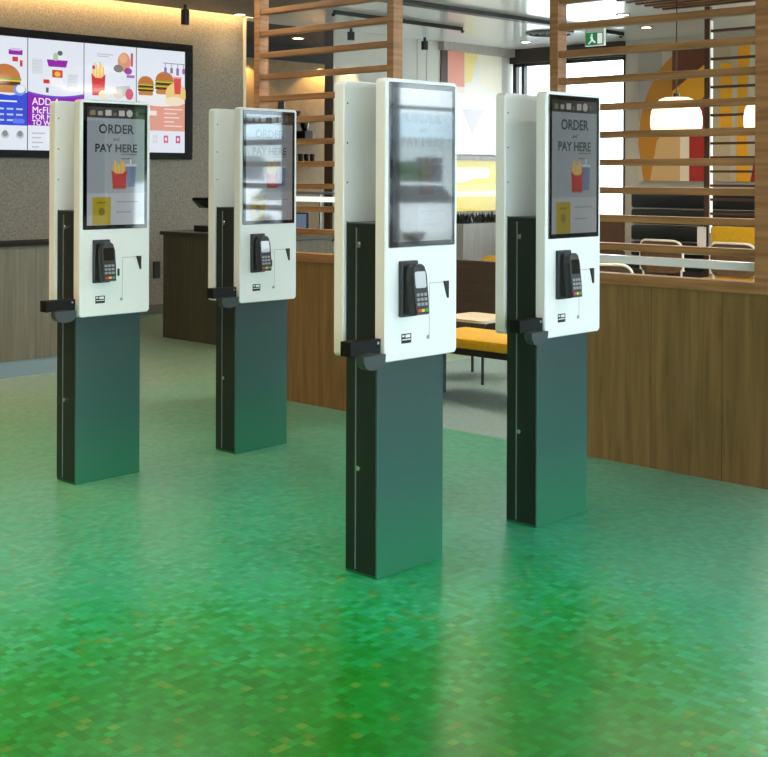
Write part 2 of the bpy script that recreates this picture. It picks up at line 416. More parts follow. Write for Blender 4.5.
# panel one: burger over a blue offer block
sc, p, u0, u1 = panel(0)
p.rect(u0, u1, 1.965, 2.25, (52, 76, 214)); p.poly([(u0, 2.249), (u1, 2.249), (u1, 2.29), (u0+.45, 2.255), (u0, 2.29)], (52, 76, 214))
p.burger(6.36, 2.28, .34); p.ell(6.52, 2.31, .07, .055, (120, 150, 220)); p.ell(6.53, 2.32, .05, .04, (235, 238, 245))
p.rect(6.40, 6.55, 2.65, 2.70, (150, 40, 170), .01); p.rect(6.42, 6.53, 2.69, 2.715, (214, 190, 226)); p.rect(6.44, 6.50, 2.585, 2.63, (206, 60, 54)); p.rect(6.52, 6.55, 2.54, 2.6, (206, 70, 64))
p.bars(6.2, 6.49, 2.205, .05, 1, (235, 240, 255), .3)
for k in range(3):
    for j in range(3): p.rect(6.28+j*.1, 6.35+j*.1, 2.115-k*.055, 2.132-k*.055, (190, 205, 250))
p.rect(6.44, 6.57, 1.985, 2.03, (96, 124, 238), .02)
for x in (6.2, 6.36, 6.52): p.ell(x, 1.87, .045, .035, (190, 196, 205)); p.ell(x, 1.885, .03, .03, (140, 140, 140))
p.bars(6.0, 6.2, 2.74, .03, 2, (150, 190, 90), .3)
p.done('picture', sc)
# panel two: dessert cups over a purple offer block
sc, p, u0, u1 = panel(1)
pts = [(u0, 1.97), (u1, 1.97)]+[(u1-(u1-u0)*t/12, 2.25+.035*(abs(t-6)/6)**2) for t in range(13)]
p.poly([(a, z+.02) if z > 2 else (a, z) for a, z in pts], (110, 70, 190)); p.poly(pts, (142, 22, 178))
p.poly([(6.84, 2.56), (7.04, 2.56), (7.06, 2.63), (6.82, 2.63)], (150, 40, 170)); p.ell(6.94, 2.64, .1, .045, (236, 236, 240), 0, PI); p.ell(6.92, 2.66, .03, .04, (170, 200, 170))
p.ell(6.97, 2.70, .03, .025, (90, 110, 96))
p.rect(6.88, 7.0, 2.455, 2.53, (206, 66, 44), .006); p.ell(6.94, 2.49, .035, .025, (240, 180, 70))
p.rect(6.87, 7.0, 2.36, 2.44, (240, 240, 246)); p.rect(6.78, 6.85, 2.39, 2.43, (210, 50, 60), .01); p.rect(6.81, 6.84, 2.30, 2.35, (90, 90, 96))
for x, z in ((6.68, 2.55), (7.08, 2.42)):
    p.rect(x-.03, x+.09, z-.07, z+.08, (214, 220, 226), .01); p.bars(x-.02, x+.08, z+.06, .03, 4, (200, 208, 214))
p.bars(6.65, 6.8, 1.90, .045, 4, (178, 184, 190), .25); p.rect(6.86, 6.92, 1.84, 1.9, (214, 120, 130)); p.rect(7.05, 7.11, 1.84, 1.9, (200, 110, 130))
p.done('picture', sc)
TW = scr((250, 246, 255), 1.0)
bm = text_bm('ADD A', .10, (6.655, VB-.078, 2.205), align='LEFT')
text_bm('McFLURRY', .095, (6.655, VB-.078, 2.12), align='LEFT', bm=bm)
text_bm('FOR MORE', .075, (6.655, VB-.078, 2.052), align='LEFT', bm=bm)
text_bm('TO WIN', .075, (6.655, VB-.078, 1.995), align='LEFT', bm=bm)
link('lettering', bm, TW, sc)
# panel three: fries and a tipped cup
sc, p, u0, u1 = panel(2)
p.fries(7.42, 2.3, .17, .36)
p.poly([(7.56, 2.30), (7.83, 2.31), (7.80, 2.42), (7.62, 2.40)], (190, 196, 196)); p.ell(7.60, 2.35, .04, .06, (226, 230, 226)); p.ell(7.8, 2.33, .05, .06, (214, 96, 120))
p.ell(7.66, 2.31, .06, .03, (228, 210, 190)); p.ell(7.48, 2.31, .06, .045, (236, 226, 200))
p.bars(7.40, 7.60, 2.73, .022, 2, (178, 184, 190), .4); p.ell(7.36, 2.585, .02, .02, (150, 60, 120))
p.ell(7.73, 2.66, .08, .1, (216, 150, 120)); p.ell(7.72, 2.7, .05, .05, (226, 176, 130)); p.ell(7.66, 2.59, .06, .04, (120, 110, 110)); p.ell(7.78, 2.57, .05, .035, (150, 70, 150)); p.rect(7.81, 7.84, 2.62, 2.76, (200, 90, 120))
p.rect(7.76, 7.86, 2.5, 2.53, (170, 110, 190)); p.done('picture', sc)
# panel four: burgers, cups and a salmon block
sc, p, u0, u1 = panel(3)
p.rect(u0, u1, 1.96, 2.26, (222, 160, 142))
p.ell(8.2, 2.29, .3, .07, (236, 236, 238)); p.burger(8.01, 2.33, .2, 2); p.burger(8.25, 2.35, .24, 2)
p.ell(8.40, 2.36, .14, .12, (236, 200, 130)); p.cup(8.42, 2.36, .11, .2, (216, 80, 84), (226, 150, 150)); p.ell(8.38, 2.28, .13, .05, (240, 226, 196))
for k, x in enumerate((8.24, 8.32, 8.40, 8.48)): p.rect(x, x+.035, 2.56+.02*(k % 2), 2.64, (150, 110, 160), .008); p.rect(x+.01, x+.02, 2.64, 2.68, (160, 160, 170))
p.rect(8.22, 8.52, 2.68, 2.69, (150, 150, 160))
p.bars(8.24, 8.48, 2.20, .045, 5, (244, 214, 204), .3); p.rect(8.02, 8.14, 2.12, 2.17, (246, 226, 222))
for x, c in ((8.12, (214, 214, 216)), (8.26, (216, 110, 140)), (8.42, (206, 90, 140))): p.rect(x-.03, x+.03, 1.83, 1.91, c, .005); p.ell(x, 1.87, .015, .02, (245, 225, 230))
p.done('picture', sc)

# ------------------------------------------------------------------ counters on the left
t = thing('service_counter', 'grey-brown panelled counter with dark top edge and bluish kickplate below the menu board', 'counter', (3.4, 8.72, 0))
link('front_panel', B(1.2, 5.62, 8.39, 8.43, .12, .955), WOODGREY, t)
link('end_panel', B(5.58, 5.62, 8.43, 8.64, .12, .955), WOODGREY, t)
link('worktop', B(1.2, 5.65, 8.365, 8.66, .962, .992, bev=.004), mat('dark_worktop', (34, 32, 30), .8, spec=.1), t)
link('kickplate', B(1.2, 5.62, 8.40, 8.42, 0, .12), mat('blue_grey_steel', (120, 140, 150), .35, metal=.3), t)
t = thing('pickup_counter', 'dark olive-brown wood panelled counter block behind the second kiosk from the left', 'counter', (7.4, 8.7, 0))
link('body', B(7.07, 7.72, 7.95, 9.5, .0, .94), WOODDARK, t)
link('worktop', B(7.05, 7.74, 7.93, 9.53, .94, .975, bev=.004), mat('dark_worktop_two', (58, 54, 44), .4), t)
t = thing('till_monitor', 'black till monitor tilted on its stand on the dark wood counter', 'till', (7.36, 9.15, .975))
b = bmesh.new(); rslab(b, -.16, .16, -.11, .11, -.014, .014, .01)
bmesh.ops.rotate(b, verts=b.verts[:], cent=(0, 0, 0), matrix=Matrix.Rotation(PI/2-.35, 3, 'X')); bmesh.ops.rotate(b, verts=b.verts[:], cent=(0, 0, 0), matrix=Matrix.Rotation(-1.0, 3, 'Z'))
bmesh.ops.translate(b, verts=b.verts[:], vec=(7.36, 9.15, 1.235)); link('screen', b, BLACKGLOSS, t)
link('stand', cyl(bmesh.new(), (7.37, 9.15, 1.0), (7.36, 9.15, 1.22), .022), BLACK, t, True)
link('base', B(7.26, 7.48, 9.02, 9.30, .975, 1.03, bev=.008), BLACK, t)
solo('wall_socket', B(8.16, 8.24, VB-.03, VB, .38, .56, bev=.004), mat('dark_socket', (50, 52, 50), .5), 'small dark socket box low on the stone wall beside the wood counter', 'socket')

# ------------------------------------------------------------------ slat screens
SZ = [1.126+.1475*k for k in range(12)]
def slat_screen(label, v0, v1, name='slat_screen', post_w=(.055, .055), rail=False, group=None):
    t = thing(name, label, 'screen', (UP+.04, (v0+v1)/2, 0), group)
    u0, u1 = UP, UP+.075
    lo = link('low_panel', B(u0, u1, v0+.001, v1-.001, 0, .93), WOODLOW, t)
    link('cap', B(u0-.008, u1+.008, v0+.001, v1-.001, .93, .985, bev=.003), OAK, lo)
    for v, w in ((v0, post_w[0]), (v1-post_w[1], post_w[1])):
        link('post', B(u0-.004, u1+.004, v, v+w, .985, CEIL, bev=.002), OAK, t)
    for z in SZ:
        link('slat', B(u0+.004, u1-.004, v0+post_w[0], v1-post_w[1], z-.018, z+.018, bev=.002), OAK, t)
    if rail:
        link('handrail', B(u1-.03, u1+.012, v0+post_w[0], v1-post_w[1], 1.035, 1.078, bev=.004), mat('pale_metal_rail', (246, 243, 248), .2), t)
    return t
slat_screen('oak slat screen on a low wood wall, left of the opening, before the kitchen', 5.30, 6.60)
slat_screen('oak slat screen with pale rail on the low wood wall at the right', 2.84, 4.13, post_w=(.075, .055), rail=True)
t = thing('slat_screen', 'far dark slat screen with a white-edged post behind the yellow banquette', 'screen', (12.05, 5.6, 0))
link('post', B(12.02, 12.08, 6.70, 6.76, 0, CEIL), mat('dark_post', (78, 48, 36), .5), t)
link('edge_strip', B(12.025, 12.075, 6.688, 6.699, .9, CEIL-.15), mat('white_strip', (240, 236, 226), .4), t)  # white colour stands for window light on the post's side face
link('post', B(12.02, 12.08, 4.9, 4.96, 0, CEIL), MC['dark_post'], t)
for k in range(14): link('slat', B(12.02, 12.08, 4.96, 6.687, 1.09+.1475*k, 1.115+.1475*k), MC['dark_post'], t)

# ------------------------------------------------------------------ kiosks
W, T, G = .407, .0528, .1646
D = 2*T+G; HZ0, HZ1 = .8106, 1.8562
BZ0, BZ1, BX = 1.230, 1.842, .186
DX0, DX1, DZ0, DZ1 = -.166, .167, 1.250, 1.822
def kiosk():
    t = thing('order_kiosk', '', 'kiosk', (0, 0, 0), 'self-order kiosks')
    F = -D/2
    h = link('housing', rslab(bmesh.new(), -W/2, W/2, HZ0, HZ1, F, F+T, .018, .004), WHITE, t, True); h['label'] = 'white front housing with the screen'
    h2 = link('housing', rslab(bmesh.new(), -W/2, W/2, HZ0, HZ1, D/2-T, D/2, .018, .004), WHITE, t, True); h2['label'] = 'white rear housing'
    for z in (.98, 1.15, 1.32, 1.47, 1.62, 1.77):
        link('screw', cyl(bmesh.new(), (-W/2+.02, D/2-T-.0015, z), (-W/2+.02, D/2-T+.001, z), .0035, 8), GREYPL, h2)
    # screens, front and rear
    s = link('screen', rslab(bmesh.new(), -BX, BX, BZ0, BZ1, F-.004, F+.004, .006, .0015), BLACKGLOSS, t)
    p = Pic('y', F-.0042, .55, .00001, spec=.75)
    BG = (164, 178, 184)
    p.rect(DX0, DX1, DZ0, DZ1, BG); p.rect(DX0, DX1, 1.77, DZ1, (44, 42, 42))
    for x, w_, c in ((-.15, .03, (150, 140, 110)), (-.105, .026, (190, 184, 176)), (-.062, .034, (214, 214, 210)), (-.018, .02, (110, 110, 108)), (.015, .034, (210, 210, 206))):
        p.rect(x, x+w_, 1.782, 1.782+w_*.8, c, .003)
    p.ell(.078, 1.796, .018, .018, (214, 214, 212)); p.ell(.122, 1.796, .008, .012, (96, 110, 100))
    p.rect(DX0, DX1, DZ0, 1.405, (190, 198, 204))
    p.rect(-.135, -.03, DZ0+.002, 1.385, (186, 170, 40)); p.ell(-.082, 1.315, .018, .02, (140, 124, 40)); p.rect(-.11, -.055, 1.355, 1.362, (140, 124, 40))
    p.bars(0, .13, 1.365, .05, 2, (150, 158, 164), .12)
    p.bars(.03, .12, 1.598, .022, 2, (110, 120, 126), .28)
    p.cup(.085, 1.435, .07, .12, (112, 132, 168), (214, 220, 224)); p.fries(.018, 1.425, .09, .15)
    p.rect(-.02, .06, 1.432, 1.44, (150, 60, 54))
    p.done('picture', s)
    DT = scr((48, 54, 58), .5, spec=.75)
    bm = text_bm('ORDER', .062, (0, F-.0046, 1.715), bold=.0012, ext=0)
    text_bm('and', .026, (0, F-.0046, 1.668), bm=bm, ext=0)
    text_bm('PAY HERE', .056, (0, F-.0046, 1.622), bold=.0012, bm=bm, ext=0)
    link('lettering', bm, DT, s)
    s2 = link('screen', rslab(bmesh.new(), -BX, BX, BZ0, BZ1, D/2-.004, D/2+.004, .006, .0015), BLACKGLOSS, t)
    # pedestal with side door, locks and trim
    x0, x1, y0, y1 = -W/2+.0166, W/2-.0166, -G/2+.001, G/2-.001
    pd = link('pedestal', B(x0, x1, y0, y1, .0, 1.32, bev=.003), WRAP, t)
    sd = link('side_panel', B(x0-.004, x0, y0+.004, y1-.004, .012, 1.316, bev=.001), mat('black_side_panel', (20, 30, 28), .4), t)
    link('seam_trim', B(x0-.0065, x0-.003, .022, .027, .02, 1.30), STEEL, t)
    for z in (1.235, .40):
        lk = link('lock', cyl(bmesh.new(), (x0-.004, .008, z), (x0-.010, .008, z), .010), CHROME, t, True)
        b = bmesh.new(); box(b, x0-.020, x0-.006, -.008, .008, z+.006, z+.014, .002)
        if z > 1: link('latch', b, CHROME, lk)
        else: b.free()
    # shelf hook at the side
    hk = link('side_hook', box(box(bmesh.new(), x0-.09, x0, -.1, -.05, .857, .895), x0-.20, x0-.045, -.142, -.09, .85, .902, 0), mat('matt_black', (9, 11, 11), .6, spec=.25), t)
    b = bmesh.new(); c0, c1 = x0-.178, x0-.064
    prof = [((c0+c1)/2+.057*math.copysign(abs(math.cos(a))**.75, math.cos(a)), .853-.053*abs(math.sin(a))**.75) for a in [PI*k/14 for k in range(15)]]
    loft(b, [[(x, -.186, z) for x, z in prof], [(x, -.146, z) for x, z in prof]])
    box(b, x0-.15, x0-.09, -.150, -.12, .835, .855)
    link('scoop', b, GREYPL, hk, True)
    link('hook_screw', cyl(bmesh.new(), (x0-.06, -.144, .888), (x0-.06, -.140, .888), .006, 10), CHROME, hk)
    # payment terminal
    m = link('terminal_mount', box(bmesh.new(), -.132, -.040, F-.018, F+.001, .972, 1.180, .004), mat('mount_plastic', (44, 48, 52), .4), t)
    b = bmesh.new()
    loft(b, [[(-.120, F-.016, .985), (-.050, F-.016, .985), (-.050, F-.016, 1.165), (-.120, F-.016, 1.165)], [(-.116, F-.046, .99), (-.054, F-.046, .99), (-.054, F-.026, 1.15), (-.116, F-.026, 1.15)]])
    link('wedge', b, BLACK, m)
    R = Matrix.Rotation(-.11, 4, 'X')
    def tilt(bm):
        bmesh.ops.transform(bm, matrix=Matrix.Translation((-.084, F-.052, 1.075)) @ R, verts=bm.verts[:]); return bm
    b = bmesh.new()
    prof = [(-.036, -.094), (.036, -.094), (.040, -.03), (.040, .055), (.030, .086), (.018, .094), (-.018, .094), (-.030, .086), (-.040, .055), (-.040, -.03)]
    loft(b, [[(x*.94, -.019, z*.97) for x, z in prof], [(x, -.013, z) for x, z in prof], [(x, .012, z) for x, z in prof], [(x*.9, .018, z*.96) for x, z in prof]])
    tm = link('payment_terminal', tilt(b), mat('terminal_black', (30, 33, 36), .35), t)
    ts = link('terminal_screen', tilt(rslab(bmesh.new(), -.029, .029, .005, .066, -.0215, -.018, .008, .0006)), scr((190, 206, 210), .75), tm)
    link('keypad', tilt(keys(bmesh.new(), 0)), KEY, tm)
    for i, c in enumerate(((200, 40, 36), (220, 190, 40), (50, 150, 70))):
        link('function_key', tilt(rslab(bmesh.new(), -.028+i*.02, -.028+i*.02+.016, -.083, -.072, -.0225, -.018, .003, .0006)), mat('key_%d%d%d' % c, c, .4), tm)
    # receipt door, slot and small fittings
    b = bmesh.new()
    for q in ((.041, .0425, .885, 1.085), (.040, .128, 1.087, 1.0895)): box(b, q[0], q[1], F-.0006, F+.002, q[2], q[3])
    link('receipt_door', b, mat('seam_grey', (150, 156, 154), .5), t)
    b = bmesh.new(); tri = [(.122, 1.092), (.150, 1.092), (.150, 1.026), (.144, 1.026)]
    loft(b, [[(x, F-.006, z) for x, z in tri], [(x, F+.002, z) for x, z in tri]]); link('receipt_slot', b, BLACK, t)
    link('oval_port', rslab(bmesh.new(), .012, .024, .998, 1.036, F-.003, F+.002, .006, .0008), BLACK, t)
    st = link('sticker', B(-.114, -.060, F-.0008, F+.001, .872, .908), BLACK, t)
    b = bmesh.new()
    for q in ((-.110, -.098, .896, .903), (-.092, -.066, .893, .904), (-.110, -.064, .884, .888)): box(b, q[0], q[1], F-.0014, F, q[2], q[3])
    link('sticker_print', b, mat('print_white', (225, 228, 226), .5), st)
    link('key_lock', cyl(bmesh.new(), (.035, F-.003, .885), (.035, F+.001, .885), .008, 12), STEEL, t, True)
    return t
def keys(bm, _):
    for r in range(3):
        for c in range(3): rslab(bm, -.028+c*.02, -.028+c*.02+.015, -.014-r*.0175-.011, -.014-r*.0175, -.0222, -.018, .003, .0006)
    return bm
K1 = kiosk()
KP = [(3.399, 5.227), (4.370, 5.200), (3.376, 3.196), (4.345, 3.184)]
KL = ['white order kiosk furthest left, standing in front of the lit menu board',
      'white order kiosk second from left, furthest back, before the left oak slat screen',
      'largest white order kiosk nearest the camera, bright window reflections across its screen',
      'white order kiosk furthest right, beside the low wood wall with dining behind']
ks = [K1]+[copy_tree(K1) for _ in range(3)]
for o, (u, v), l in zip(ks, KP, KL):
    o.location = (u+W/2, v+D/2, 0); o['label'] = l; WLOC[o] = tuple(o.location)
def dim(o, e, te):
    for c in o.children_recursive:
        k = c.name.split('.')[0]
        if k in ('picture', 'lettering'):
            c.data = c.data.copy()
            for i, m in enumerate(list(c.data.materials)):
                h = m.name.split('_')[1]; c.data.materials[i] = scr(tuple(int(h[j:j+2], 16) for j in (0, 2, 4)), e if k == 'picture' else te, spec=.75)
dim(ks[1], .30, .12); dim(ks[2], .03, .03); dim(ks[3], .36, .3)
darks = scr((60, 62, 50), .35)
for i in (0, 3):
    for c in ks[i].children_recursive:
        if c.name.split('.')[0] == 'terminal_screen':
            c.data = c.data.copy(); c.data.materials[0] = darks

# ------------------------------------------------------------------ dining: bench in the opening
t = thing('bench', 'yellow cushioned bench on a dark frame seen between the two right-hand kiosks', 'bench', (6.75, 4.75, 0))
link('cushion', B(6.46, 6.98, 3.6, 5.82, .345, .42, bev=.03), YELLOW, t, True)
link('frame', B(6.50, 6.96, 3.62, 5.80, .30, .348, bev=.005), CHARCOAL, t)
for v in (5.72, 3.66): link('leg', B(6.58, 6.66, v, v+.05, 0, .302), CHARCOAL, t)
def chair(label, seat_m, back_m, leg_m, rz, loc, seat_z=.45, top=.88, rim=True):
    """bistro chair facing +x, curved back plate, tube legs"""
    t = thing('dining_chair', label, 'chair', (0, 0, 0), 'dining chairs')
    b = bmesh.new(); pr = rrect(-.21, .21, -.21, .21, .06)
    loft(b, [[(x*.96, y*.96, seat_z-.03) for x, y in pr], [(x, y, seat_z-.012) for x, y in pr], [(x*.98, y*.98, seat_z) for x, y in pr]])
    link('seat', b, seat_m, t, True)
    b = bmesh.new(); n = 12; fr, bk = [], []
    H = top-.16
    def bp(s, z, d): return (-.20-.05*(1-s*s)-.10*(z-seat_z)*.6-d, .225*s, z)
    out = [(c, z) for c, z in rrect(-1, 1, H-.16, top, .12)]
    out = [(x/1.0, z) for x, z in rrect(-.225, .225, H-.14, top, .085, 6)]
    loft(b, [[bp(x/.225, z, 0) for x, z in out], [bp(x/.225, z, .014) for x, z in out]])
    bo = link('backrest', b, back_m, t)
    if rim:
        pts = [bp(x/.225, z, .007) for x, z in out[0:14]]
        pts = [bp(1, H-.12, .007)]+pts+[bp(-1, H-.12, .007)]
        link('rim', tube(bmesh.new(), pts, .011), mat('pale_tube', (226, 216, 196), .35), bo, True)
    for sx, sy in ((1, 1), (1, -1), (-1, 1), (-1, -1)):
        q = [(sx*.17, sy*.17, seat_z-.02), (sx*.22, sy*.21, 0)]
        if sx < 0: q = [bp(sy*.92, H-.1, .0), (-.19, sy*.19, seat_z-.02), (-.24, sy*.21, 0)]
        link('leg', tube(bmesh.new(), arc(q, 4, .05), .010), leg_m, t, True)
    t.location = loc; t.rotation_euler = (0, 0, rz); return t
PALEWD = mat('pale_wood_seat', (206, 196, 170), .45)
BRN = noisy('brown_leather', (84, 60, 38), (98, 72, 48), (20, 20, 20), .5)
t = thing('stool', 'pale-seated stool on thin black legs behind the yellow bench', 'stool', (7.28, 5.95, 0))
b = bmesh.new(); pr = rrect(7.06, 7.50, 5.72, 6.18, .05)
loft(b, [[(x, y, .435) for x, y in pr], [(x, y, .455) for x, y in pr]]); link('seat', b, PALEWD, t)
for sx, sy in ((-1, -1), (-1, 1), (1, -1), (1, 1)):
    link('leg', tube(bmesh.new(), arc([(7.28+sx*.08, 5.95+sy*.15, .425), (7.28+sx*.17, 5.95+sy*.19, .42), (7.28+sx*.21, 5.95+sy*.22, 0)], 5, .06), .011), BLACK, t, True)
t = thing('booth_divider', 'dark brown booth back panel behind the yellow bench', 'booth', (8.3, 6.6, 0))
link('panel', B(8.2, 8.28, 5.4, 7.4, .31, .785, bev=.006), DKBROWN, t)
link('foot', B(8.21, 8.27, 5.5, 5.56, 0, .312), BLACK, t); link('foot', B(8.21, 8.27, 7.2, 7.26, 0, .312), BLACK, t)
t = thing('banquette', 'yellow padded banquette back peeking over the dark brown booth panel', 'banquette', (9.5, 7.2, 0))
link('back', B(9.55, 9.7, 6.65, 7.76, .40, .72, bev=.03), YELLOW, t, True); link('seat', B(9.1, 9.55, 6.65, 7.76, .32, .41, bev=.03), YELLOW, t, True); link('base', B(9.12, 9.7, 6.65, 7.76, 0, .32), DKBROWN, t)
# artwork panels on the back wall of the dining room
t = thing('wall_art', 'pale pastel art panel with salmon and cream shapes on the far wall', 'picture', (13.6, VB, 1.78))
link('board', B(12.97, 14.16, VB+.0, VB+.06, 1.78, 3.17), mat('art_white', (238, 230, 222), .5), t)
p = Pic('y', VB-.0005, paint='matt')  # pale tones put the window-light haze into the colours
p.rect(12.97, 13.34, 2.70, 3.17, (236, 150, 130)); p.rect(12.97, 13.34, 2.62, 2.7, (244, 214, 204))
p.poly([(13.34, 3.17), (13.62, 3.17), (13.56, 2.92), (13.48, 2.78), (13.34, 2.75)], (240, 216, 140)); p.poly([(13.62, 3.17), (14.16, 3.17), (14.16, 2.6), (13.7, 2.75)], (246, 232, 208))
p.poly([(13.3, 2.4), (13.75, 2.4), (13.52, 2.05)], (206, 200, 206)); p.poly([(12.97, 2.25), (13.1, 2.42), (13.25, 1.95), (12.97, 1.95)], (228, 224, 228))
p.done('picture', t)
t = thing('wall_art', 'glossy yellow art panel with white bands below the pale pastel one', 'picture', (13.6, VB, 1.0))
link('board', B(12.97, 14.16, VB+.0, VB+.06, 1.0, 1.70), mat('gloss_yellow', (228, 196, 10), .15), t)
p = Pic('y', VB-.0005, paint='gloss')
p.poly([(12.98, 1.40), (13.3, 1.40), (13.62, 1.46), (13.86, 1.46), (13.9, 1.5), (13.9, 1.56), (13.86, 1.6), (12.98, 1.6)], (245, 244, 236))  # the white bar is a reflection painted onto the gloss
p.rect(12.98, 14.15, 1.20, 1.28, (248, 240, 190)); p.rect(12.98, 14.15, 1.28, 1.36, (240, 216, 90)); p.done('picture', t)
solo('ledge', B(12.97, 14.3, VB-.06, VB+.06, 1.70, 1.76), wood_panel('striped_ledge', (110, 104, 100), (160, 152, 148), 'x', .18), 'thin grey striped ledge between the pale and yellow art panels', 'ledge')
t = thing('planter', 'low dark planter box with black foliage below the yellow art panel', 'planter', (13.6, VB-.15, 0))
link('box', B(12.97, 14.2, VB-.30, VB-.01, 0, .845), FLUTED, t)
b = bmesh.new()
for i in range(260):
    x = random.uniform(13.0, 14.17); y = random.uniform(VB-.28, VB-.05); a = random.uniform(0, 2*PI); l = random.uniform(.08, .17)
    c = Vector((x, y, .84)); d = Vector((math.cos(a)*.05, math.sin(a)*.03, l)); w_ = Vector((-math.sin(a), math.cos(a), 0))*.018
    v1, v2, v3, v4 = [b.verts.new(q) for q in (c-w_*.4, c+d*.5-w_, c+d, c+d*.5+w_)]; b.faces.new((v1, v2, v3, v4))
o = link('foliage', b, mat('dark_leaf', (30, 34, 28), .5), t); o['kind'] = 'stuff'

# ------------------------------------------------------------------ dining at right
def mural(label, v0, v1, z0, z1, shapes):
    t = thing('wall_mural', label, 'mural', (UR, (v0+v1)/2, z0))
    link('board', B(UR-.03, UR, v0, v1, z0, z1), mat('mural_board', (196, 184, 168), .5), t)
    p = Pic('x', UR-.0302, paint='matt')
    for pts, c in shapes: p.poly(pts, c)
    p.done('picture', t)
A = lambda cx, cz, rx, rz, a0, a1, n=14: [(cx+rx*math.cos(a0+(a1-a0)*i/n), cz+rz*math.sin(a0+(a1-a0)*i/n)) for i in range(n+1)]
OC, OR, BRW, CR, RD, GY = (196, 130, 30), (240, 168, 24), (112, 62, 34), (216, 176, 120), (166, 36, 30), (170, 160, 152)
vl, vr = 9.04, 8.08
mural('abstract mural of ochre, orange, brown and red shapes right of the bright window', vr, vl, 1.43, 3.13, [
    ([(vl, 3.13), (vl-.35, 3.13), (vl-.35, 2.2), (vl, 2.2)], GY),
    (A(vr+.1, 1.9, .86, 1.25, PI/2, PI*0, 14)[::1]+[(vl-.08, 1.43), (vr, 1.43), (vr, 3.13)], OC),
    ([(vl-.5, 2.95), (vr, 2.95), (vr, 2.3), (vl-.5, 2.3)], OR),
    ([(vl-.5, 3.13), (vr, 3.13), (vr, 2.9)]+A(vl-.5, 3.13, .42, .55, 0, -PI/2, 8)[::-1][0:1]+[(vl-.5, 2.62)], BRW),
    ([(vl-.18, 1.43), (vl-.62, 1.43), (vl-.62, 2.05), (vl-.45, 2.12), (vl-.28, 1.95)], CR),
    ([(vl-.62, 1.43), (vl-.75, 1.43), (vl-.75, 2.0), (vl-.62, 2.05)], (236, 222, 200)),
    ([(vl-.75, 1.43), (vr, 1.43), (vr, 2.5), (vl-.86, 2.4), (vl-.75, 2.0)], RD)])
mural('second abstract mural in cream, orange and red behind the far slat screen', 6.9, 7.95, 1.43, 3.13, [
    ([(7.95, 3.13), (7.72, 3.13), (7.72, 1.43), (7.95, 1.43)], (190, 170, 140)),
    ([(7.86, 2.9), (7.7, 2.9), (7.7, 2.1), (7.86, 2.1)], OR),
    ([(7.62, 3.13), (7.45, 3.13), (7.52, 2.2), (7.45, 1.43), (7.64, 1.43)], OR),
    ([(7.45, 3.13), (6.9, 3.13), (6.9, 2.2), (7.5, 2.2)], (216, 204, 180)),
    ([(7.45, 1.43), (6.9, 1.43), (6.9, 2.3), (7.3, 2.2)], RD)])
t = thing('banquette', 'tall black channel-padded banquette below the abstract mural', 'banquette', (13.9, 8.3, 0))
b = bmesh.new()
for k in range(4): box(b, 13.62, 13.74, 7.0, 8.68, .5+.2*k, .69+.2*k, .03)
link('back', b, BLACKVINYL, t, True); link('base', B(13.2, 13.76, 7.0, 8.68, 0, .38), DKBROWN, t); link('seat', B(13.15, 13.62, 7.0, 8.68, .38, .48, bev=.03), BLACKVINYL, t, True)
t = thing('banquette', 'mustard yellow banquette back behind the white dining table', 'banquette', (11.9, 5.6, 0))
link('back', B(11.86, 11.98, 4.95, 6.60, .42, .98, bev=.03), YELLOW, t, True); link('base', B(11.45, 11.97, 4.95, 6.60, 0, .36), DKBROWN, t); link('seat', B(11.42, 11.86, 4.95, 6.60, .36, .46, bev=.03), YELLOW, t, True)
t = thing('dining_table', 'long white dining table in front of the yellow banquette', 'table', (11.12, 6.0, 0))
link('tabletop', B(10.85, 11.38, 4.9, 7.0, .745, .785, bev=.006), TABLEW, t)
for v in (5.3, 6.6):
    l = link('leg', B(11.08, 11.16, v-.04, v+.04, .02, .745), BLACK, t); link('foot', B(10.9, 11.34, v-.05, v+.05, 0, .02), BLACK, l)
t = thing('menu_stand', 'small upright menu holder on the white dining table', 'menu holder', (11.1, 6.26, .785))
link('base', B(11.06, 11.14, 6.21, 6.31, .785, .80), BLACK, t); link('card', B(11.094, 11.106, 6.21, 6.31, .80, 1.0), mat('card', (210, 206, 200), .5), t); link('spine', B(11.09, 11.11, 6.19, 6.21, .80, 1.0), BLACK, t)
chair('brown-backed chair with pale rim, left of the two at the white dining table', BLACKVINYL, BRN, MC['pale_tube'] if 'pale_tube' in MC else mat('pale_tube', (226, 216, 196), .35), 0, (10.56, 6.25, 0), .46, .90)
chair('brown-backed, yellow-seated chair, right of the two at the white dining table', YELLOW, BRN, MC['pale_tube'], 0, (10.56, 5.52, 0), .46, .90)
chair('dark brown chair just behind the right low wood wall beside the right kiosk', BRN, BRN, MC['pale_tube'], .5, (7.93, 5.28, 0), .46, .86)
t = None
def pendant(loc, label):
    u, v, z = loc; t = thing('pendant_lamp', label, 'lamp', (u, v, z), 'opal pendant lamps')
    prof = [(.02, .33), (.11, .33), (.162, .31), (.2, .266), (.234, .20), (.244, .14), (.246, .08), (.239, .03), (.22, .004), (.17, 0), (.02, 0)]
    b = lathe(bmesh.new(), [(r, z+h) for r, h in prof], (u, v, 0), 32)
    OP = mat('opal_glass', (255, 236, 200), .35, emit=1.1, ecol=(255, 238, 206))
    link('shade', b, OP, t, True)
    link('cap', cyl(bmesh.new(), (u, v, z+.335), (u, v, z+.37), .03), BLACK, t, True)
    link('cable', cyl(bmesh.new(), (u, v, z+.37), (u, v, CEIL), .005, 6), BLACK, t)
pendant((10.78, 6.36, 1.92), 'glowing opal pendant lamp in front of the abstract mural, the whole shade in view')
pendant((10.66, 5.32, 1.90), 'glowing opal pendant lamp at the right edge, cut by the screen post')
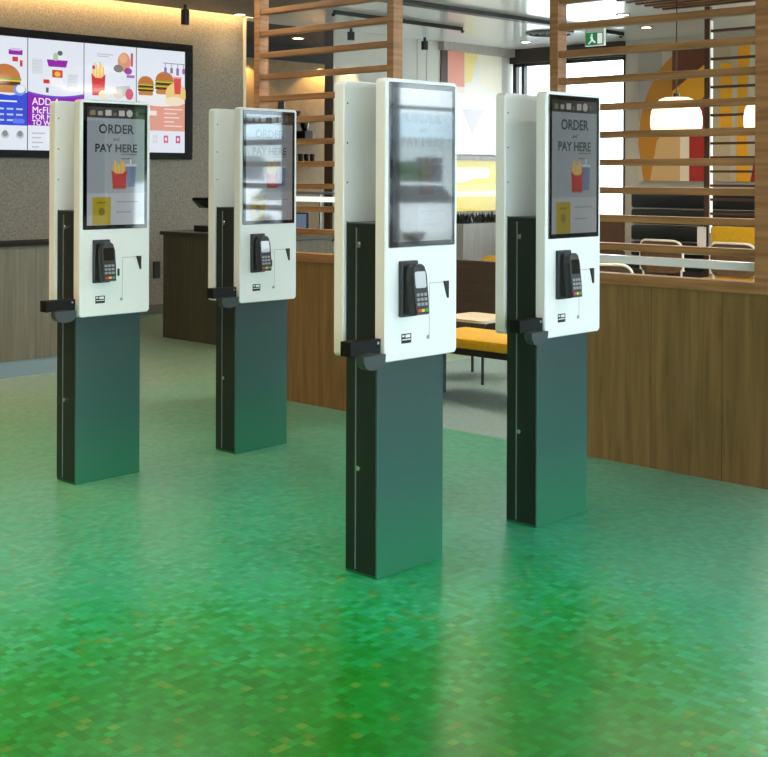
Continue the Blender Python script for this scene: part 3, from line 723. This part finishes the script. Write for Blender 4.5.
# ceiling things of the dining room
t = thing('exit_sign', 'hanging green and white exit sign under the white ceiling', 'sign', (11.2, 7.6, 2.9))
link('case', B(11.19, 11.23, 7.46, 7.70, 2.86, 3.10, bev=.004), mat('sign_white', (235, 238, 235), .4), t)
p = Pic('x', 11.1895, .8); p.rect(7.47, 7.69, 2.87, 3.0, (36, 130, 70)); p.rect(7.48, 7.54, 2.88, 2.99, (235, 245, 238)); p.ell(7.61, 2.975, .012, .012, (235, 245, 238))
p.poly([(7.60, 2.96), (7.63, 2.96), (7.62, 2.92), (7.66, 2.885), (7.645, 2.88), (7.605, 2.91), (7.57, 2.885), (7.56, 2.90), (7.59, 2.925)], (235, 245, 238)); p.done('pictogram', t)
b = bmesh.new(); cyl(b, (11.21, 7.5, 3.1), (11.21, 7.5, CEIL), .004, 6); cyl(b, (11.21, 7.66, 3.1), (11.21, 7.66, CEIL), .004, 6); link('hanger', b, BLACK, t)
def rail(label, p, q, w=.05):
    p, q = Vector((*p, 0)), Vector((*q, 0)); d = (q-p).normalized(); n = Vector((-d.y, d.x, 0))*w/2
    b = bmesh.new(); loft(b, [[x+n+Vector((0, 0, CEIL+.004)), x-n+Vector((0, 0, CEIL+.004)), x-n+Vector((0, 0, CEIL-.045)), x+n+Vector((0, 0, CEIL-.045))] for x in (p, q)])
    t = thing('light_track', label, 'track', ((p.x+q.x)/2, (p.y+q.y)/2, CEIL)); link('rail', b, mat('black_track', (36, 34, 32), .5), t)
    b = bmesh.new()
    for x, k in ((p, -1), (q, 1)): cyl(b, x+d*k*.0+Vector((0, 0, CEIL-.05)), x+d*k*.02+Vector((0, 0, CEIL-.05)), .02, 8)
    link('end_cap', b, BLACK, t)
rail('long dark light track crossing the ceiling towards the right slat screen', (9.0, 8.76), (13.5, 8.76), .12)
rail('short thin light track on the ceiling above the pale wall panel', (9.6, 9.86), (11.75, 9.86), .03)
def spot(label, u, v, h=.16, r=.045):
    t = thing('ceiling_spotlight', label, 'spotlight', (u, v, CEIL), 'black cylinder spotlights')
    link('stem', cyl(bmesh.new(), (u, v, CEIL), (u, v, CEIL-.05), .018), BLACK, t)
    link('body', cyl(bmesh.new(), (u, v, CEIL-.05), (u, v, CEIL-.05-h), r, 18), BLACK, t, True)
spot('black cylinder spotlight on the ceiling above the menu board', 8.25, 10.72)
spot('black cylinder spotlight in front of the pale wall panel', 12.3, 10.95, .11)
spot('black cylinder spotlight behind the left slat screen', 10.9, 10.9, .10)
def downlight(label, u, v, r=.06, e=14, col=(255, 226, 180), watt=0):
    t = thing('downlight', label, 'downlight', (u, v, CEIL), 'recessed ceiling downlights')
    b = bmesh.new(); lathe(b, [(r+.02, CEIL-.001), (r+.02, CEIL-.008), (r, CEIL-.008), (r, CEIL-.002)], (u, v, 0), 20); link('ring', b, mat('lamp_ring', (70, 64, 58), .5), t, True)
    link('lens', cyl(bmesh.new(), (u, v, CEIL-.003), (u, v, CEIL-.007), r-.002, 20), mat('lamp_lens_%d%d%d' % col, (250, 240, 220), .4, emit=e, ecol=col), t)
    if watt:
        la = bpy.data.lights.new('downlight_beam', 'SPOT'); la.energy = watt; la.spot_size = 2.2; la.spot_blend = .8; la.shadow_soft_size = r; la.color = lin(col)
        o = bpy.data.objects.new('downlight_beam', la); COL.objects.link(o); o.location = (0, 0, -.03); o.parent = t
downlight('small warm downlight at the end of the stone wall', 9.15, 10.90, watt=10)
downlight('bright downlight in the black ceiling seen through the left slat screen', 11.256, 12.236, .07, watt=3)
downlight('warm downlight left of the wood battens', 12.0, 7.75, watt=50)
downlight('pale downlight under the far corner ceiling', 13.6, 10.3, col=(255, 244, 226), watt=40)
downlight('warm downlight above the ochre mural', 13.2, 8.2, watt=60)
WARM = (255, 180, 104)
for i, (u, v) in enumerate(((1.2, 5.0), (1.0, 6.6), (2.4, 6.6), (3.4, 7.6), (1.4, 3.2), (-1, 4))):
    downlight('warm downlight %s' % ('over the kiosk left side', 'over the left counter end', 'in front of the left counter', 'over the counter by the menu board', 'over the nearest kiosk', 'far left over the queue')[i], u, v, .08, 14, WARM, watt=170)
def fill_panel(label, u, v, col, e, sx=1.2, sy=.3):  # unseen panels added to brighten the floor and kiosks
    t = thing('ceiling_panel_light', label, 'ceiling light', (u, v, CEIL), 'ceiling panel lights')
    b = bmesh.new(); box(b, u-sx/2-.03, u+sx/2+.03, v-sy/2-.03, v+sy/2+.03, CEIL-.03, CEIL-.001); link('housing', b, WHITE, t)
    link('diffuser', B(u-sx/2, u+sx/2, v-sy/2, v+sy/2, CEIL-.034, CEIL-.03), mat('panel_%d_%d' % (col[2], e*10), (250, 245, 235), .5, emit=e, ecol=col), t)
for l, u, v in (('over the entrance side', .5, 1.5), ('over the near kiosk row', 2.6, 3.6), ('over the far left queue', -1.5, 4.5), ('in front of the left counter', 2.5, 6.6), ('beside the left counter end', 5.0, 6.8), ('over the low wall side', 4.8, 1.2)):
    fill_panel('warm linear ceiling light '+l, u, v, (255, 228, 190) if u < 4.5 and v > 4 else (255, 246, 232), 22)
for l, u, v in (('over the yellow bench', 7.6, 4.4), ('over the dining chairs', 9.6, 4.4), ('over the booth', 7.9, 5.6), ('over the far tables', 12.2, 3.8), ('by the kitchen counter', 6.9, 6.3)):  # unseen hanging lamps added to brighten the dining ceiling
    t = thing('suspended_light', 'suspended linear lamp shining up and down '+l, 'ceiling light', (u, v, CEIL), 'suspended dining lamps')
    link('housing', B(u-.63, u+.63, v-.12, v+.12, 2.92, 2.98), WHITE, t)
    link('lower_diffuser', B(u-.6, u+.6, v-.1, v+.1, 2.915, 2.92), mat('diffuser_down', (250, 245, 235), .5, emit=42, ecol=(255, 242, 222)), t)
    link('upper_diffuser', B(u-.6, u+.6, v-.1, v+.1, 2.98, 2.985), mat('diffuser_up', (250, 245, 235), .5, emit=40, ecol=(255, 242, 226)), t)
    b = bmesh.new()
    for x in (-.5, .5): cyl(b, (u+x, v, 2.98), (u+x, v, CEIL), .004, 6)
    link('hanger', b, BLACK, t)
t = thing('ceiling_diffuser', 'round dark air diffuser in the white ceiling near the far corner', 'vent', (12.9, 9.4, CEIL))
b = bmesh.new()
for r in (.30, .22, .14, .06): lathe(b, [(r, CEIL), (r, CEIL-.02), (r-.03, CEIL-.03), (r-.035, CEIL-.015), (r-.03, CEIL)], (12.9, 9.4, 0), 28)
link('rings', b, mat('vent_grey', (92, 90, 88), .5), t, True)
t = thing('batten_ceiling', 'wood batten ceiling raft above the right slat screen', 'ceiling panel', (10.5, 5.6, CEIL))
for k in range(14): link('batten', B(9.2+.17*k, 9.26+.17*k, 3.6, 6.9, CEIL-.08, CEIL), OAKDK, t)

# ------------------------------------------------------------------ kitchen seen through the left slats
t = thing('kitchen_counter', 'pale-fronted kitchen counter with brown top behind the left slat screen', 'counter', (9.0, 8.9, 0))
link('body', B(8.52, 9.3, 8.0, 10.3, 0, .86), wood_panel('pale_front', (196, 192, 184), (206, 202, 194), 'y', .5), t); link('worktop', B(8.50, 9.32, 7.98, 10.32, .86, .90), OAKDK, t)
for z, l in ((1.64, 'lowest kitchen wall shelf, carrying a row of dark cups and bottles'), (1.93, 'middle kitchen wall shelf carrying a round black pot'), (2.24, 'top kitchen wall shelf carrying a small jug and bowl')):
    solo('wall_shelf', B(10.7, 12.35, 12.72, 13.0, z, z+.03), OAKDK, l, 'shelf')
def lath(name, prof, c, m, label, cat, group=None): return solo(name, lathe(bmesh.new(), prof, c, 18), m, label, cat, group, True)
lath('coffee_pot', [(.02, 0), (.11, 0), (.13, .06), (.12, .14), (.08, .19), (.03, .21)], (11.62, 12.85, 1.96), BLACKGLOSS, 'round black pot on the middle kitchen shelf', 'pot')
t = thing('coffee_grinder', 'black coffee grinder beside the round pot on the middle kitchen shelf', 'grinder', (11.95, 12.85, 1.96))
link('body', B(11.87, 12.03, 12.76, 12.94, 1.96, 2.10, bev=.01), BLACK, t); link('hopper', lathe(bmesh.new(), [(.03, 2.10), (.06, 2.16), (.065, 2.21), (.02, 2.215)], (11.95, 12.85, 0), 16), BLACKGLOSS, t, True)
lath('jug', [(.01, 0), (.05, 0), (.055, .1), (.045, .2), (.05, .22), (.01, .22)], (11.52, 12.85, 2.27), BLACK, 'tall dark jug on the top kitchen shelf', 'jug')
lath('bowl', [(.01, 0), (.05, 0), (.10, .08), (.105, .09), (.01, .09)], (11.75, 12.85, 2.27), BLACK, 'dark bowl beside the jug on the top kitchen shelf', 'bowl')
for k in range(5):
    lath('paper_cup', [(.005, 0), (.032, 0), (.042, .1), (.045, .11), (.005, .112)], (11.66+.11*k, 12.85, 1.67), BLACK if k % 2 else mat('cup_brown', (70, 52, 40), .5), 'dark paper cup in the row on the lowest kitchen shelf', 'cup', 'dark cups on the kitchen shelf')
for k in range(3):
    lath('bottle', [(.005, 0), (.035, 0), (.036, .14), (.014, .2), (.014, .25), (.004, .252)], (11.0+.22*k, 12.85, 1.67), (BLACKGLOSS, TABLEW, BLACKGLOSS)[k], ('dark bottle left of the white one on the lowest kitchen shelf', 'white bottle between two dark ones on the lowest kitchen shelf', 'dark bottle right of the white one on the lowest kitchen shelf')[k], 'bottle')
t = thing('display_case', 'glass display case with a bright light strip on the kitchen counter', 'display case', (9.0, 9.16, .9))
b = bmesh.new()
for x in (8.75, 9.23):
    for y in (8.62, 9.68): box(b, x, x+.02, y, y+.02, .9, 1.32)
box(b, 8.75, 9.25, 8.62, 9.7, 1.30, 1.32); link('frame', b, STEEL, t)
link('light_strip', B(8.77, 8.80, 8.66, 9.66, 1.225, 1.275), mat('led_white', (255, 255, 250), .4, emit=.85, ecol=(225, 240, 232)), t)
link('glass', B(8.752, 8.757, 8.64, 9.68, .92, 1.22), GLASS, t)
t = thing('tablet', 'pale blue tablet propped on the kitchen counter inside the slat screen view', 'tablet', (8.6, 9.3, .9))
link('case', B(8.60, 8.62, 9.20, 9.46, .91, 1.12, bev=.004), BLACK, t); p = Pic('x', 8.5995, .55); p.rect(9.215, 9.445, .925, 1.105, (120, 140, 165)); p.done('picture', t); link('stand', B(8.62, 8.70, 9.29, 9.37, .9, .95), BLACK, t)

# ------------------------------------------------------------------ outside the shop front (seen in the kiosk glass)
def car(label, u, v, m):
    t = thing('parked_car', label, 'car', (u, v, -.1)); z = -.1
    b = bmesh.new()
    side = [(-2.1, .35), (2.1, .35), (2.15, .7), (1.9, .85), (1.0, .95), (.45, 1.42), (-1.3, 1.45), (-2.0, 1.0), (-2.15, .8)]
    loft(b, [[(u+x*k, v+y, z+.35+(h-.35)*kk) for x, h in side] for y, k, kk in ((-.85, .97, .97), (-.80, 1, 1), (.80, 1, 1), (.85, .97, .97))])
    link('body', b, m, t)
    b = bmesh.new()
    win = [(.9, .97), (.42, 1.36), (-1.2, 1.38), (-1.7, 1.0)]
    for y in (-.856, .856): loft(b, [[(u+x, v+y-.01, z+h) for x, h in win], [(u+x, v+y+.01, z+h) for x, h in win]])
    link('window', b, BLACKGLOSS, t)
    for x in (-1.3, 1.3):
        for y in (-.8, .8): link('wheel', cyl(bmesh.new(), (u+x, v+y-.1, z+.32), (u+x, v+y+.1, z+.32), .32, 20), BLACK, t, True)
car('white parked car outside the shop window, seen only as a reflection in the kiosk glass', 21.0, -13.0, mat('car_white', (235, 236, 238), .2, coat=1))
car('grey parked car outside the shop window, seen only as a reflection in the kiosk glass', 26.4, -13.6, mat('car_grey', (120, 126, 132), .2, coat=1))
LEAF = noisy('leaf_green', (34, 58, 34), (70, 100, 56), (6, 6, 6), .7, bump=.6)
def tree(label, u, v, h, r):
    t = thing('tree', label, 'tree', (u, v, -.1), 'trees outside the shop window')
    link('trunk', cyl(bmesh.new(), (u, v, -.1), (u, v, h-.6*r), .07, 10, .04), mat('bark', (80, 64, 50), .8), t)
    b = bmesh.new(); bmesh.ops.create_icosphere(b, subdivisions=3, radius=r)
    for x in b.verts: x.co *= random.uniform(.78, 1.15); x.co += Vector((u, v, h))
    link('crown', b, LEAF, t)
for i, (u, v, h, r) in enumerate(((22.9, -14.6, 1.15, .40), (24.1, -15.6, 1.35, .5), (17.8, -15.5, 2.4, 1.0), (15.0, -11.0, 2.6, 1.2), (28.5, -15, 2.6, 1.1))):
    tree(('small round tree nearest the white parked car outside', 'taller round tree right beside the small one outside', 'broad round tree behind the white parked car outside', 'round tree standing apart, nearest the shop window outside', 'round tree behind the grey parked car outside')[i], u, v, h, r)
t = thing('building', 'long pale building with a blue-grey hipped roof across the street outside', 'building', (40, -31, -.1))
link('wall', B(30, 52, -35, -27, -.1, 2.9), mat('pale_render', (226, 230, 230), .8), t)
b = bmesh.new(); loft(b, [[(29, -36, 2.9), (53, -36, 2.9), (53, -26, 2.9), (29, -26, 2.9)], [(34, -31.2, 4.2), (48, -31.2, 4.2), (48, -30.8, 4.2), (34, -30.8, 4.2)]]); link('roof', b, mat('blue_grey_roof', (196, 212, 220), .7), t)
for x in range(31, 51, 3): link('window', B(x, x+1.6, -27.02, -26.98, .8, 2.2), BLACKGLOSS, t)

# ------------------------------------------------------------------ lamps and daylight
def area(name, loc, rot, sx, sy, watt, col=(1, 1, 1)):
    la = bpy.data.lights.new(name, 'AREA'); la.shape = 'RECTANGLE'; la.size = sx; la.size_y = sy; la.energy = watt; la.color = col
    o = bpy.data.objects.new(name, la); COL.objects.link(o); o.location = loc; o.rotation_euler = rot; return o
cv = thing('cove_light', 'warm light strip in the ceiling slot above the stone wall', 'light strip', (6.0, VB-.1, CEIL))
link('strip', B(UL+.2, 9.38, VB-.139, VB-.12, CEIL+.03, CEIL+.07), mat('cove_led', (255, 214, 150), .5, emit=45, ecol=(255, 206, 130)), cv)
for u in (10.9, 12.38):
    la = bpy.data.lights.new('niche_spot', 'SPOT'); la.energy = 60; la.spot_size = 2.1; la.spot_blend = .12; la.color = lin((255, 214, 140)); la.shadow_soft_size = .03
    o = bpy.data.objects.new('niche_spot', la); COL.objects.link(o); o.location = (u, 12.84, 3.07)
la = bpy.data.lights.new('panel_spot', 'SPOT'); la.energy = 40; la.spot_size = 1.2; la.spot_blend = .4; la.color = lin((255, 214, 150)); la.shadow_soft_size = .03
o = bpy.data.objects.new('panel_spot', la); COL.objects.link(o); o.location = (11.1, VB-.18, 3.1)

wd = bpy.data.worlds.new('sky'); S.world = wd; wd.use_nodes = True
bg = wd.node_tree.nodes['Background']; bg.inputs[0].default_value = (.83, .94, 1.0, 1); bg.inputs[1].default_value = 8.5
for n, loc, rot, sx, sy in (('portal_front', (4.7, VF-.2, 1.6), (PI/2, 0, 0), 19.5, 3.2), ('portal_tables', (UR+.35, 3, 1.8), (PI/2, 0, PI/2), 6.9, 2.6), ('portal_dining', (UR+.35, 10.2, 2.0), (PI/2, 0, PI/2), 1.9, 2.1)):
    a = area(n, loc, rot, sx, sy, 1); a.data.cycles.is_portal = True

cam = bpy.data.cameras.new('camera'); co = bpy.data.objects.new('camera', cam); COL.objects.link(co)
co.matrix_world = Matrix.Translation((0, 0, 1.5)) @ Matrix.Rotation(-TH, 4, 'Z') @ Matrix.Rotation(PI/2, 4, 'X') @ Matrix.Rotation(.0036, 4, 'Z')
cam.sensor_fit = 'HORIZONTAL'; cam.sensor_width = 36; cam.lens = 1270/768*36; cam.shift_y = -(378.5-174.6)/768
cam.clip_start = .05; cam.clip_end = 200
S.camera = co
S.view_settings.view_transform = 'Standard'; S.view_settings.look = 'None'; S.view_settings.gamma = 1; S.view_settings.exposure = .05
